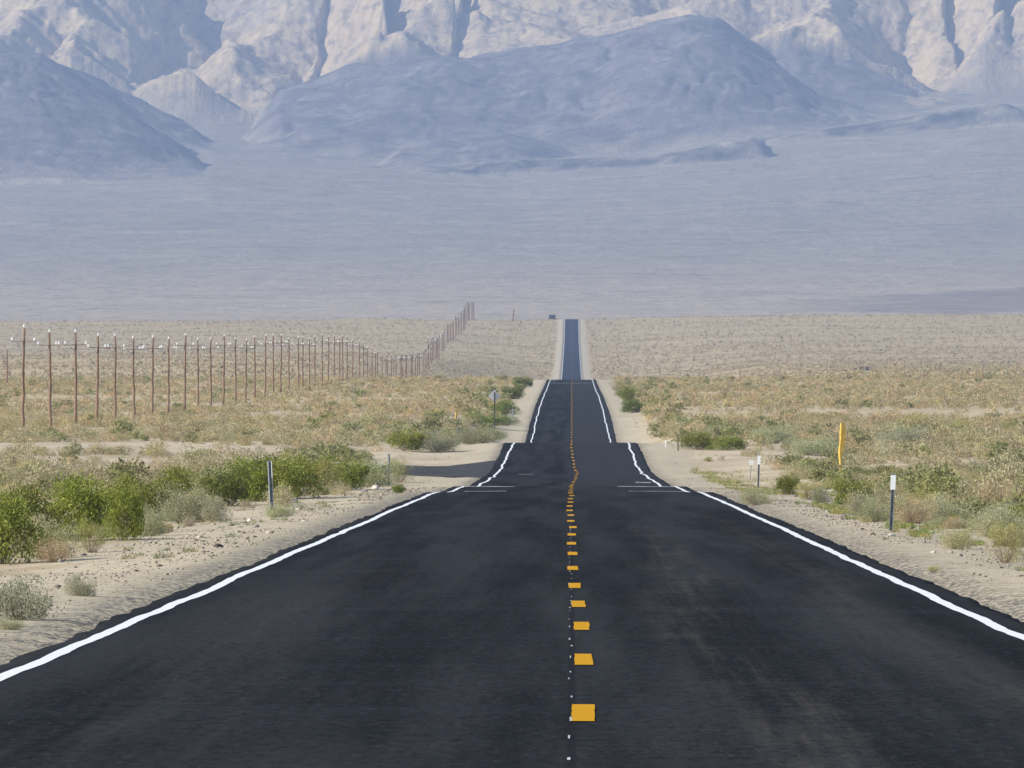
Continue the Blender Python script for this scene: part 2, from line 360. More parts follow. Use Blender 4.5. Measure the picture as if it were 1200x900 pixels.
# drainage carved by running water: stream-power erosion on a 7.5 m grid, with slopes capped at the angle of repose
def erode(x0, x1, d0, d1, dx, its, uk, seed):
    gx = np.arange(x0, x1, dx); gd = np.arange(d0, d1, dx); nx, nd = len(gx), len(gd); X_, Y_ = np.meshgrid(gx, gd)
    h = .30*(Y_-d0) + fbm(X_/110, Y_/110, seed, 6)*70 + np.random.default_rng(seed).random(X_.shape)*.5
    cap = (.50 + .55*fbm(X_/60, Y_/60, seed+9, 4))
    U = 6.0*(.7+.6*fbm(X_/260, Y_/260, seed+5, 3)); K = U.mean()/uk
    offs = [(a, b) for a in (-1, 0, 1) for b in (-1, 0, 1) if (a, b) != (0, 0)]; N = nx*nd; base_id = np.arange(N).reshape(nd, nx)
    for it in range(its):
        hp = np.pad(h, 1, constant_values=1e9); best = np.zeros_like(h); rec = base_id.copy(); dist = np.full_like(h, dx)
        for a, b in offs:
            dd = dx*math.hypot(a, b); sl = (h-hp[1+a:1+a+nd, 1+b:1+b+nx])/dd; m = sl > best
            best = np.where(m, sl, best); rec = np.where(m, base_id+a*nx+b, rec); dist = np.where(m, dd, dist)
        rec[0] = base_id[0]; hf = (h + np.where(base_id >= nx, U, 0)).ravel().tolist(); rc = rec.ravel().tolist(); ds = dist.ravel().tolist(); cp = cap.ravel().tolist()
        order = np.argsort(h.ravel()).tolist(); A = [dx*dx]*N
        for q in reversed(order):
            r_ = rc[q]
            if r_ != q: A[r_] += A[q]
        for q in order:
            r_ = rc[q]
            if r_ != q:
                f = K*A[q]**.5/ds[q]; v = (hf[q]+f*hf[r_])/(1+f); m = hf[r_]+cp[q]*ds[q]; hf[q] = v if v < m else m
        h = np.array(hf).reshape(nd, nx)
    def sample(x, y):
        u = np.clip((x-x0)/dx, 0, nx-1.001); v = np.clip((y-d0)/dx, 0, nd-1.001); iu = u.astype(int); iv = v.astype(int); fu = u-iu; fv = v-iv
        return (h[iv, iu]*(1-fu)+h[iv, iu+1]*fu)*(1-fv)+(h[iv+1, iu]*(1-fu)+h[iv+1, iu+1]*fu)*fv
    return sample
ER = erode(-1300, 1300, 13250, 15450, 7.0, 28, 42., 881)
amp = np.interp(P_, [-420, 520, 575, 740, 830, 1700], [1, 1, .3, .35, .9, 1])
er = ER(wx*.6+XW*.4, D_)
erm = np.interp(D_, DR, er.mean(1))
crag = zc0 + (er*amp + erm*(1-amp) - ER(np.array([0.]), np.array([13300.]))[0]) + (fbm(XW/11, D_/18, 87, 4)-.5)*7 + (ridged((wx-D_*.5)/30, D_/60, 86, 4)-.5)*11*amp
for (pc, wd, dep, sl) in ((452, 48, 85, .012), (538, 26, 55, .006), (1112, 26, 35, -.05), (1172, 40, 60, -.05), (182, 26, 20, .05), (372, 26, 22, .05)):
    v = (P_ - pc - sl*(D_-13600) - (fbm(D_/90, D_*0+pc, 89, 4)-.5)*22)/wd
    sh = np.where(v < 0, sstep(v, -.16, 0), np.clip(1-v, 0, 1)**1.3)
    crag = crag - dep*sh*np.clip(t_*6, 0, 1)
crag = np.where(D_ < 13350, -1e3, crag)
Z = np.maximum.reduce([ZF, darks, bens, crag])
isd = np.clip((darks-np.maximum(ZF, crag))/9, 0, 1)*(Z == np.maximum(Z, darks))
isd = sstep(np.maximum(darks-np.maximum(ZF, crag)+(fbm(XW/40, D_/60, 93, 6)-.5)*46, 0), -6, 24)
# pale rock spills down over the right-hand dark hill
spill = sstep(hillR-np.maximum(hillC, ZF), 0, 6)*sstep(D_ + (fbm(XW/45, D_/200, 95, 5)-.5)*700 + (P_-880)*1.5, 13350, 13500)
isd = isd*(1-.85*spill)
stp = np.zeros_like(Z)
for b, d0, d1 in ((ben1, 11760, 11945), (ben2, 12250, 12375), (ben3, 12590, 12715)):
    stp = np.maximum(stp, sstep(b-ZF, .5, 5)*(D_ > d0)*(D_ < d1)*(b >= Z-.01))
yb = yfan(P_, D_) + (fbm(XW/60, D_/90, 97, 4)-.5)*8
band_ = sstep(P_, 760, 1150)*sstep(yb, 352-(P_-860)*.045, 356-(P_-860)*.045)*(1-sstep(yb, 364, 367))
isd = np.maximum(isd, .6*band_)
isc = sstep(crag-np.maximum(ZF, darks), 0, 4); isc = np.maximum(isc, .85*spill)
V = np.stack([XW, D_, Z], -1).reshape(-1, 3)
t = NT('mountain_rock', .95, .1); p = t.pos()
n1 = t.noise(p, .006, 6, .6); n2 = t.noise(p, .05, 6, .65); n3 = t.noise(p, .012, 5, .6, .5)
fan = t.mix(t.rng(n1, .38, .62), (.33, .29, .225), (.40, .35, .275)); fan = t.mix(t.rng(t.noise(t.map(p, (.03, .06, .03)), 1, 6, .7), .42, .7), fan, (.235, .215, .175))
sx = t.n('ShaderNodeSeparateXYZ'); t.set(sx.inputs[0], p)
fan = t.mix(t.rng(sx.outputs[1], 6500, 9500), t.mix(t.rng(n2, .4, .62), (.50, .405, .31), (.43, .355, .27)), fan)
wash = t.noise(t.map(p, (.004, .012, .004)), 1, 4, .55, .8)
wl = t.rng(t.math('ABSOLUTE', t.math('SUBTRACT', wash, .5)), .0, .035, 1, 0)
fan = t.mix(t.math('MULTIPLY', t.math('MULTIPLY', wl, t.rng(n1, .38, .5)), .5), fan, (.10, .105, .10))
dash = t.noise(t.map(p, (.028, .010, .01)), 1, 4, .6)
fan = t.mix(t.math('MULTIPLY', t.rng(dash, .58, .68), .28), fan, (.11, .11, .10)); fan = t.mix(t.math('MULTIPLY', t.rng(dash, .40, .33), .15), fan, (.52, .47, .38))
fan = t.mix(t.math('MULTIPLY', t.rng(t.noise(t.map(p, (.11, .05, .1)), 1, 3, .8), .45, .62), .5), fan, (.20, .19, .15))
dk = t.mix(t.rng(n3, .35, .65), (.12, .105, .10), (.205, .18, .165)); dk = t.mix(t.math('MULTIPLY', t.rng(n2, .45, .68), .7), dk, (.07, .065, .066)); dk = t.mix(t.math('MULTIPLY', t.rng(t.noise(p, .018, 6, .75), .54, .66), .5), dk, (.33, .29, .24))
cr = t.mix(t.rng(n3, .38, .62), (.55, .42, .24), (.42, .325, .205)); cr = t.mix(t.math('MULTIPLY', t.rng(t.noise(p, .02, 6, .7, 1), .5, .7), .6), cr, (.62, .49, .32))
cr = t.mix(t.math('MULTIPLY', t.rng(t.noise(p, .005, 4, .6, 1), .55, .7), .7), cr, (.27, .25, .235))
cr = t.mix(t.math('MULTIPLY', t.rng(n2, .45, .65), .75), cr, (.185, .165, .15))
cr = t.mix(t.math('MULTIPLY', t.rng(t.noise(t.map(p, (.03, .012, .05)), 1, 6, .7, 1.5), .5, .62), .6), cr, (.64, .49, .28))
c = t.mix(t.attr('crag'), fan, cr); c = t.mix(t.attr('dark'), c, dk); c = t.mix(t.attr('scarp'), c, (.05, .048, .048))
t.bump(t.math('ADD', n2, t.math('MULTIPLY', t.noise(p, .2, 4, .7), .3)), 10, .4)
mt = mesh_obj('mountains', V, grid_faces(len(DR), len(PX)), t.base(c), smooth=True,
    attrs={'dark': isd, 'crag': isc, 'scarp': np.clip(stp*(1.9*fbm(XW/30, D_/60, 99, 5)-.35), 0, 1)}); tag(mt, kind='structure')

# ------------------------------------------------------------ haze: air between the camera and the mountains
hm = D.materials.new('haze_air'); hm.use_nodes = True; nt = hm.node_tree; nt.nodes.remove(nt.nodes['Principled BSDF'])
pv = nt.nodes.new('ShaderNodeVolumePrincipled'); nt.links.new(pv.outputs[0], nt.nodes['Material Output'].inputs['Volume'])
pv.inputs['Color'].default_value = (.505, .665, 1, 1); pv.inputs['Density'].default_value = HAZE; pv.inputs['Anisotropy'].default_value = .1
hx, y0, y1, z0, z1 = 2300, -400, 16000, -60, float(Z.max())+60
hv = [(-hx,y0,z0),(hx,y0,z0),(hx,y1,z0),(-hx,y1,z0),(-hx,y0,z1),(hx,y0,z1),(hx,y1,z1),(-hx,y1,z1)]
hz = mesh_obj('haze', hv, [(0,3,2,1),(4,5,6,7),(0,1,5,4),(1,2,6,5),(2,3,7,6),(3,0,4,7)], hm); tag(hz, kind='stuff')

# ------------------------------------------------------------ shrubs
def leaf_mat(name, use_attr):
    t = NT(name, .75, .25)
    if use_attr: col = t.attr('tint', 'Color')
    else: col = t.n('ShaderNodeObjectInfo').outputs['Color']
    g = t.n('ShaderNodeNewGeometry')
    n = t.noise(t.pos(), 3.0 if use_attr else 6.0, 3, .6)
    v = t.math('ADD', t.rng(n, .3, .7, .72, 1.25), t.math('MULTIPLY', g.outputs['Random Per Island'], .3) if not use_attr else .1)
    hs = t.n('ShaderNodeVectorMath'); hs.operation = 'SCALE'; t.set(hs.inputs[0], col); t.set(hs.inputs['Scale'], v)
    t.set(t.b.inputs['Base Color'], hs.outputs[0])
    tr = t.n('ShaderNodeBsdfTranslucent'); t.set(tr.inputs['Color'], hs.outputs[0])
    mx = t.n('ShaderNodeMixShader'); mx.inputs[0].default_value = .28
    t.t.links.new(t.b.outputs[0], mx.inputs[1]); t.t.links.new(tr.outputs[0], mx.inputs[2])
    t.t.links.new(mx.outputs[0], t.t.nodes['Material Output'].inputs['Surface']); return t.m
LEAF_I = leaf_mat('foliage', False); LEAF_S = leaf_mat('scrub_foliage', True)
STEM = simple('dry_stem', (.30, .235, .165), .9, .3, 20); 

def shrub_leaves(n, leaf, nl, hgt, up, seed, irregular=.35, thin=.55):
    """unit shrub about 1 m wide: n leaves of size leaf on nl lobes -> quads"""
    r = np.random.default_rng(seed)
    a = r.uniform(0, 2*math.pi, nl); q = np.sqrt(r.uniform(0, 1, nl))*.34
    lr = r.uniform(.10, .22, nl)*(1.25-q); lc = np.stack([np.cos(a)*q, np.sin(a)*q, (hgt*(1-1.5*q*q))*r.uniform(.12, .92, nl)], 1)
    lc[:, 2] = np.clip(lc[:, 2], .08, None)
    k = r.integers(0, nl, n); dv = r.normal(size=(n, 3)); dv /= np.linalg.norm(dv, axis=1)[:, None]
    rad = r.uniform(.25, 1, n)**.5*(1+irregular*(r.random(n) < .15)*r.random(n))
    c = lc[k]+dv*(lr[k]*rad)[:, None]*np.array([1, 1, .9])
    low = c[:, 2] < .02; c[low, 2] = r.uniform(.01, .15, low.sum())
    ax = dv*.8 + r.normal(size=(n, 3))*.6; ax[:, 2] += up; ax /= np.linalg.norm(ax, axis=1)[:, None]
    sd = np.cross(ax, r.normal(size=(n, 3))); sd /= np.linalg.norm(sd, axis=1)[:, None]
    s = leaf*r.uniform(.6, 1.3, n)[:, None]
    V = np.stack([c-ax*s, c+sd*s*thin, c+ax*s, c-sd*s*thin], 1).reshape(-1, 3); V[:, 2] = np.maximum(V[:, 2], .0)
    return V, np.arange(4*n).reshape(-1, 4)
def shrub_stems(n, seed, hgt, spread=.42, wd=.006, fan=1.0):
    r = np.random.default_rng(seed); V = []; Fc = []
    for i in range(n):
        a = r.uniform(0, 2*math.pi); q = r.uniform(.1, 1)*spread*fan; h = hgt*r.uniform(.5, 1.0)*(1-.5*q)
        p0 = np.array([math.cos(a)*.06*r.random(), math.sin(a)*.06*r.random(), -.03]); p2 = np.array([math.cos(a)*q, math.sin(a)*q, h])
        p1 = (p0+p2)/2+np.array([math.cos(a)*.05, math.sin(a)*.05, -.05*h])+r.normal(size=3)*.02
        w0 = wd*r.uniform(.6, 1.3)
        pts = [p0, p1, p2]; b = len(V)
        for j, pt in enumerate(pts):
            ww = w0*(1-.4*j)
            for m in range(3): V.append(pt+ww*np.array([math.cos(m*2.09+a), math.sin(m*2.09+a), 0]))
        for j in range(2):
            for m in range(3): Fc.append((b+j*3+m, b+j*3+(m+1) % 3, b+j*3+3+(m+1) % 3, b+j*3+3+m))
    return np.array(V), np.array(Fc)
KIND = {  # leaf count, leaf size, lobes, height, upward bias, thinness, stems, tint
 'green': (7000, .017, 34, .62, .5, .55, 26, (.185, .21, .042)),
 'sage':  (7500, .013, 34, .52, .7, .40, 34, (.33, .33, .195)),
 'tan':   (3000, .017, 18, .46, 1.2, .16, 120, (.46, .35, .225)),
 'olive': (4600, .017, 16, .66, 1.6, .22, 60, (.34, .32, .12)),
}
PROTO = {}
def proto(kind, v):
    if (kind, v) not in PROTO:
        n, lf, nl, h, up, th, ns, tint = KIND[kind]
        sd = hash((len(kind)*7+ord(kind[0]), v)) % 9999
        a = mesh_obj('foliage', *shrub_leaves(n, lf, nl, h, up, sd, thin=th), LEAF_I)
        b = mesh_obj('stem', *shrub_stems(ns, sd+1, h*.95, wd=.005), STEM)
        PROTO[kind, v] = (a.data, b.data); D.objects.remove(a); D.objects.remove(b)
    return PROTO[kind, v]
NAMEK = {'green': 'green_shrub', 'sage': 'sagebrush', 'tan': 'dry_brush', 'olive': 'olive_shrub'}
def tintof(kind, j=.2, sh=0):
    t = KIND[kind][7]; k = 1+random.uniform(-j, j)
    return (t[0]*k*(1+random.uniform(-.06, .08)+sh), t[1]*k, t[2]*k*(1+random.uniform(-.15, .15)), 1)
def shrub(kind, x, y, z, wd, hg, label, group=None, parts=True, tint=None, cat='shrub'):
    a, b = proto(kind, random.randrange(4)); c = tint or tintof(kind)
    h0 = KIND[kind][3]
    e = empty(NAMEK[kind], (x, y, z-.01), label, cat, group, rz=random.uniform(0, 6.28)); e.scale = (wd, wd, hg/h0*.92)
    o = D.objects.new('foliage', a); COL.objects.link(o); o.parent = e; o.color = c
    if parts: q = D.objects.new('stem', b); COL.objects.link(q); q.parent = e
    return e
def pshrub(kind, px, py, wpx, hpx, label, **kw):
    x, y, z = ground_at(px, py); y += wpx/F*y*.35; z = float(terr(x, y))
    return shrub(kind, x, y, z, wpx/F*y*1.32, hpx/F*y*1.04, label, **kw)
SPOTS = []
for a in [
 ('green', 2, 662, 84, 84, 'big dark green shrub cut by the left edge of the photo'),
 ('green', 28, 640, 70, 70, 'tall green shrub behind the grey brush at the left edge'),
 ('sage', 52, 656, 62, 54, 'grey-green brush between the edge shrub and the yellow-green shrub'),
 ('tan', 62, 660, 42, 30, 'dry tan brush at the foot of the grey brush near the left edge'),
 ('green', 88, 636, 74, 76, 'tallest bright green shrub of the roadside clump, left of the yellow-green one'),
 ('olive', 107, 649, 42, 38, 'small yellow-green shrub in front of the roadside clump, lit by the sun'),
 ('green', 143, 634, 46, 62, 'green shrub just right of the small yellow-green shrub'),
 ('green', 128, 612, 60, 58, 'green shrub at the back between the tallest green shrub and its right neighbour'),
 ('sage', 118, 600, 70, 30, 'pale sagebrush top showing above the tallest part of the roadside clump'),
 ('green', 205, 600, 56, 52, 'green shrub behind the wide grey sagebrush of the clump'),
 ('olive', 238, 592, 50, 38, 'yellowish shrub at the back between the clump and the green row'),
 ('sage', 278, 582, 60, 36, 'grey sagebrush behind the start of the green row'),
 ('green', 322, 578, 60, 50, 'green shrub at the back of the row, just above the left metal post'),
 ('green', 366, 572, 54, 42, 'green shrub at the back of the row right of the metal post'),
 ('green', 430, 566, 36, 28, 'green shrub between the rounded one and the sagebrush at the second post'),
 ('olive', 66, 622, 50, 48, 'yellow-green shrub behind the grey brush at the left edge'),
 ('sage', 172, 629, 44, 36, 'low grey sagebrush in front of the left roadside clump'),
 ('green', 172, 612, 52, 52, 'dark green shrub standing behind the low grey sagebrush'),
 ('sage', 215, 614, 66, 48, 'wide rounded grey sagebrush in the middle of the roadside clump'),
 ('sage', 192, 596, 70, 40, 'grey sagebrush at the back of the roadside clump, above the wide rounded one'),
 ('olive', 232, 612, 38, 42, 'narrow olive shrub against the right side of the wide sagebrush'),
 ('sage', 252, 612, 34, 32, 'small grey sagebrush on the gravel left of the white metal post'),
 ('green', 262, 594, 58, 52, 'green shrub with dark base left of the metal post'),
 ('green', 300, 588, 62, 54, 'bright green shrub directly behind the left metal post'),
 ('green', 345, 586, 64, 56, 'large bright green shrub just right of the left metal post'),
 ('olive', 382, 580, 56, 42, 'olive shrub between the two largest ones right of the metal post'),
 ('green', 408, 575, 46, 38, 'rounded green shrub at the right end of the green row'),
 ('sage', 440, 571, 52, 36, 'grey-green sagebrush behind the second metal post'),
 ('olive', 468, 566, 34, 30, 'olive brush right of the second metal post'),
 ('sage', 326, 606, 34, 17, 'tiny grey-green bush at the foot of the left metal post'),
 ('green', 467, 578, 17, 11, 'tiny green tuft on the gravel below the second metal post'),
 ('sage', 20, 728, 84, 56, 'nearest grey-green bush on the sand at lower left'),
 ('sage', 93, 699, 38, 28, 'small grey-green bush alone on the sand beside the white line'),
 ('sage', 8, 738, 40, 16, 'flat little bush in front of the nearest bush at lower left'),
 ('tan', 158, 562, 32, 26, 'left one of two round tan brushes on the pale sand'),
 ('tan', 184, 560, 30, 25, 'right one of two round tan brushes on the pale sand'),
 ('olive', 136, 566, 44, 24, 'yellowish shrub on the sand behind the roadside clump'),
 ('sage', 30, 575, 60, 30, 'pale sagebrush behind the tall green shrubs at the left'),
 ('tan', 285, 548, 40, 20, 'tan brush on the sand behind the green row'),
 ('sage', 510, 530, 56, 26, 'grey sagebrush above the left end of the side road'),
 ('green', 476, 529, 46, 26, 'green shrub left of the sagebrush above the side road'),
 ('sage', 552, 521, 48, 22, 'grey-green bush behind the thin dark post above the side road'),
 ('sage', 575, 517, 34, 17, 'small sagebrush nearest the road above the side road'),
 ('green', 570, 500, 50, 16, 'low green shrub on the left verge beyond the side road'),
 ('green', 590, 487, 34, 18, 'dark green shrub beside the thin white post on the far left verge'),
 ('sage', 592, 499, 34, 14, 'grey bush between two low green shrubs on the far left verge'),
 ('green', 601, 468, 26, 18, 'green shrub just right of the diamond sign'),
 ('green', 612, 455, 22, 14, 'farthest green shrub of the row on the left verge'),
 ('sage', 887, 592, 38, 22, 'round grey-green sagebrush at the foot of the post with white plate'),
 ('green', 921, 580, 30, 26, 'bright green shrub right of the round sagebrush'),
 ('olive', 948, 586, 30, 26, 'yellow-green shrub between the two small sagebrushes'),
 ('sage', 962, 590, 22, 22, 'small bluish bush just below the yellow marker'),
 ('green', 998, 592, 46, 34, 'largest bright green shrub on the right, beside the yellow marker'),
 ('sage', 1008, 606, 26, 30, 'bluish-grey bush under the largest green shrub on the right'),
 ('sage', 1026, 612, 34, 30, 'sagebrush behind the nearest post with white plate on the right'),
 ('tan', 1072, 614, 50, 38, 'rusty brown brush right of the nearest white-plate post'),
 ('olive', 1078, 606, 56, 36, 'olive bush behind the rusty brown brush'),
 ('tan', 1120, 610, 50, 34, 'brown dry brush above the round grey-green bush on the right'),
 ('sage', 1120, 644, 42, 30, 'round grey-green bush on the gravel at the right'),
 ('olive', 1178, 660, 48, 52, 'tall olive bush with pale bare stems at the right edge'),
 ('olive', 1094, 670, 18, 9, 'tiny yellow-green tuft on the gravel below the round bush'),
 ('sage', 1166, 626, 60, 34, 'pale sagebrush behind the tall olive bush at the right edge'),
 ('green', 820, 527, 44, 20, 'dark green shrub on the right beside the thin dark stake'),
 ('green', 852, 528, 38, 16, 'green shrub immediately right of the dark green one'),
 ('sage', 905, 520, 50, 24, 'olive-grey bush left of the top of the yellow marker'),
 ('sage', 950, 534, 60, 24, 'broad grey bush left of the yellow marker'),
 ('olive', 1085, 498, 44, 14, 'dark olive mound on the pale sand at the right'),
 ('sage', 1058, 524, 60, 24, 'wide sagebrush below the dark olive mound'),
 ('olive', 1130, 508, 30, 18, 'round olive bush right of the dark olive mound'),
 ('olive', 1183, 511, 26, 22, 'olive bush with dark shadow at the far right'),
 ('green', 735, 470, 26, 18, 'green shrub nearest the road on the far right verge'),
 ('green', 742, 484, 28, 16, 'bright green shrub on the right verge beyond the dip'),
 ('olive', 722, 458, 18, 12, 'small green shrub at the far end of the right verge')]:
    e = pshrub(*a, group=None); SPOTS.append((e.location.x, e.location.y, e.scale.x))
e = None
# scattered shrubs: nearest as individuals, the rest as one ground cover
def scatter(y0, y1, dens, ext=1.12, seed=0):
    r = np.random.default_rng(seed); n = int(dens*(.0506*ext)*(y1**2-y0**2)*2)
    y = np.sqrt(r.uniform(y0**2, y1**2, n)); x = r.uniform(-670-80, 530+80, n)/F*y
    return x, y, r
LODM = {}
def lod(kind, v, q):
    if (kind, v, q) not in LODM:
        n0, lf, nl, h, up, th, ns, tint = KIND[kind]
        f = {0: (1100, 1.9), 1: (420, 2.6), 2: (150, 4.0), 3: (22, 9.5)}[q]
        LODM[kind, v, q] = shrub_leaves(f[0], lf*f[1], nl if q < 3 else 7, h, up, 500+v*7+len(kind), thin=min(.75, th*1.15+q*.07))[0]
    return LODM[kind, v, q]
KN = ['green', 'sage', 'tan', 'olive']
cand = []
for i, (y0, y1, dens) in enumerate(((78, 150, .5), (150, 330, .85), (330, 700, .25), (700, 1100, .095), (1100, 1750, .055), (1750, 2700, .035), (2700, 4000, .028), (4000, 5260, .022))):
    x, y, r = scatter(y0, y1, dens, seed=100+i)
    axx = np.abs(x)
    edge = np.where(x < 0, 6.1, 6.0) + .9*fbm(y/8, np.sign(x)*5, 201, 3) + sstep(y, 350, 700)*np.where(x < 0, .5, 1.0)
    cl = fbm(x/7, y/16, 203, 4); cl2 = fbm(x/22, y/60, 205, 4)
    thr = np.interp(y, [78, 300, 430, 520, 700, 1200, 5000], [.42, .43, .5, .50, .44, .40, .35])
    thr = np.where(x > 0, thr-.05, thr); thr = np.where((x < -9) & (y > 380) & (y < 720), thr-.085, thr)
    ok = (axx > edge) & (cl*.55+cl2*.45 + r.uniform(-.035, .035, len(x)) > thr+np.interp(y, [300, 500, 1500, 2500], [.015, .075, .07, 0]))
    # the bare sand behind the roadside clump, the pale clearing on the right and the side road
    pxx, pyy = 670+F*x/y, 508-F*(terr(x, y)-CZ)/y
    ok &= ~((x < -7.5) & (y > 340) & (y < 560) & (r.random(len(x)) < .15))
    ok &= ~((x < -4) & (x > -10.5) & (y > 445) & (y < 566))
    ok &= ~((x > 3) & (x < 9.5) & (y > 270) & (y < 700) & (cl2 < .56))
    ok &= ~((x > 10) & (y > 900) & (y < 1070) & (r.random(len(x)) < .85)); ok &= ~((x < -14) & (y > 640) & (y < 720) & (r.random(len(x)) < .3))
    ok &= ~((x > -9.5) & (x < -4) & (y > 300) & (y < 450))
    ok &= ~((x < -6) & (x > -12) & (y < 330) & (y > 100) & (r.random(len(x)) < .75))
    x, y = x[ok], y[ok]; cl2 = cl2[ok]; m = len(x)
    u = r.random(m); near_road = np.exp(-((np.abs(x)-8.5)/4.5)**2)
    farw = sstep(y, 500, 900)
    pg = .08+.28*near_road*(y < 1750)*(1-.3*farw) - .05*farw; ps = .40-.22*farw; pt = .18+.30*farw
    k = np.where(u < pg, 0, np.where(u < pg+ps, 1, np.where(u < pg+ps+pt, 2, 3)))
    wdt = r.gamma(3, .35, m)*np.where(k == 0, .9, np.where(k == 1, .8, .62))*(1+.3*(y > 700))
    wdt = np.clip(wdt*np.interp(y, [80, 250, 600], [.42, .55, 1.0]), .15, 1.9)
    hgt = wdt*r.uniform(.4, .62, m)
    for j in range(m): cand.append((y[j], x[j], k[j], wdt[j], hgt[j]))
cand.sort(key=lambda c: c[0])
NIND = 296-len(SPOTS)
def okc(c):
    for sx_, sy_, sr in SPOTS:
        if abs(c[1]-sx_) < sr*.5 and abs(c[0]-sy_) < sr*1.2: return False
    return True
cand = [c for c in cand if c[0] > 1200 or okc(c)]
GL = {('L', 'green'): 'small green shrub scattered in the low scrub left of the road', ('L', 'sage'): 'small grey-green sagebrush scattered in the low scrub left of the road',
 ('L', 'tan'): 'small dry tan brush scattered in the low scrub left of the road', ('L', 'olive'): 'small olive shrub scattered in the low scrub left of the road',
 ('R', 'green'): 'small green shrub scattered in the low scrub right of the road', ('R', 'sage'): 'small grey-green sagebrush scattered in the low scrub right of the road',
 ('R', 'tan'): 'small dry tan brush scattered in the low scrub right of the road', ('R', 'olive'): 'small olive shrub scattered in the low scrub right of the road'}
for c in cand[:NIND]:
    kd = KN[c[2]]; sd = 'L' if c[1] < 0 else 'R'
    shrub(kd, c[1], c[0], float(terr(c[1], c[0])), c[3], c[4], GL[sd, kd], group=('%s shrubs scattered %s of the road' % ({'green': 'green', 'sage': 'grey-green', 'tan': 'dry tan', 'olive': 'olive'}[kd], 'left' if sd == 'L' else 'right')), parts=(c[0] < 260), tint=tintof(kd, .22))
rest = cand[NIND:]
Vs = []; Cs = []; R = np.array([[c[0], c[1], c[2], c[3], c[4]] for c in rest]); ZR = terr(R[:, 1], R[:, 0])
TINT = {0: np.array([.23, .25, .075]), 1: np.array([.36, .33, .18]), 2: np.array([.48, .375, .21]), 3: np.array([.37, .32, .135])}
r = np.random.default_rng(5)
for q, (a, b) in enumerate(((0, 480), (480, 1000), (1000, 1800), (1800, 6000))):
    for k in range(4):
        for v in range(4):
            idx = np.where((R[:, 0] >= a) & (R[:, 0] < b) & (R[:, 2] == k) & (np.arange(len(R)) % 4 == v))[0]
            if not len(idx): continue
            base = lod(KN[k], v, q); th = r.uniform(0, 6.28, len(idx)); cs, sn = np.cos(th)[:, None], np.sin(th)[:, None]
            wd = R[idx, 3][:, None]*1.05; hs = (R[idx, 4]/KIND[KN[k]][3])[:, None]
            X_ = (base[None, :, 0]*cs-base[None, :, 1]*sn)*wd+R[idx, 1][:, None]; Y_ = (base[None, :, 0]*sn+base[None, :, 1]*cs)*wd+R[idx, 0][:, None]
            Z_ = base[None, :, 2]*hs+ZR[idx][:, None]-.01
            Vs.append(np.stack([X_, Y_, Z_], -1).reshape(-1, 3))
            tt = TINT[k][None]*(1+r.uniform(-.25, .18, (len(idx), 1)))*(1+r.uniform(-.05, .06, (len(idx), 3)))
            tt = tt*.72 + np.array([[.47, .395, .25]])*.28*np.where(k == 0, .75, 1)
            zone = np.where((R[idx, 0] > 800)[:, None] & (r.random((len(idx), 1)) < .35), np.array([[1.03, .98, .88]]), 1.0)
            far_ = sstep(R[idx, 0], 1800, 3000)[:, None]; tt = tt*zone*(1-far_)+np.array([[.44, .36, .22]])*far_*(tt.mean(1, keepdims=True)/.32)**.4
            Cs.append(np.repeat(np.concatenate([tt, np.ones((len(idx), 1))], 1), base.shape[0], 0))
VV = np.concatenate(Vs); CC = np.concatenate(Cs)
print('scrub quads', len(VV)//4, 'shrubs', len(rest))
tag(mesh_obj('desert_scrub', VV, np.arange(len(VV)).reshape(-1, 4), LEAF_S, colattr=CC), kind='stuff')
# little weeds and dry grass along the verges
def weeds():
    r = np.random.default_rng(77); Vs = []; Cs = []
    for side, y0, y1, n in ((1, 90, 330, 1800), (1, 330, 520, 900), (-1, 75, 320, 260), (-1, 330, 900, 300), (1, 520, 1700, 700)):
        y = np.sqrt(r.uniform(y0**2, y1**2, n)); q = r.gamma(2, .45, n) if side > 0 else r.uniform(0, 2, n)
        x = side*(np.where(y > 330, 6.2, 5.35) + q - .3); ok = fbm(x*.9, y/7, 303, 3) > (.47 if side > 0 else .56); x, y = x[ok], y[ok]
        for j in range(len(x)):
            m = 60 if y[j] < 400 else 9; s = r.uniform(.03, .11)*(1.0 if y[j] < 400 else 1.9); a = r.uniform(0, 6.28, m); rr = np.sqrt(r.random(m))*s*1.1
            b = np.stack([x[j]+np.cos(a)*rr, y[j]+np.sin(a)*rr*1.4, np.zeros(m)], 1); b[:, 2] = terr(b[:, 0], b[:, 1])-.005
            tip = b+np.stack([r.normal(size=m)*s*.4, r.normal(size=m)*s*.4, r.uniform(.4, 1, m)*s*.9], 1); wv = np.stack([r.normal(size=m), r.normal(size=m), np.zeros(m)], 1)*s*.035
            Vs.append(np.stack([b-wv, b+wv, tip+wv*.6, tip-wv*.6], 1).reshape(-1, 3))
            col = random.choice([(.25, .26, .07), (.36, .30, .12), (.30, .28, .10), (.19, .24, .07)] if side > 0 else [(.3, .28, .15), (.24, .25, .13)])
            Cs.append(np.tile(np.array([*col, 1.]), (4*m, 1)))
    VV = np.concatenate(Vs); tag(mesh_obj('verge_weeds', VV, np.arange(len(VV)).reshape(-1, 4), LEAF_S, colattr=np.concatenate(Cs)), kind='stuff')
weeds()

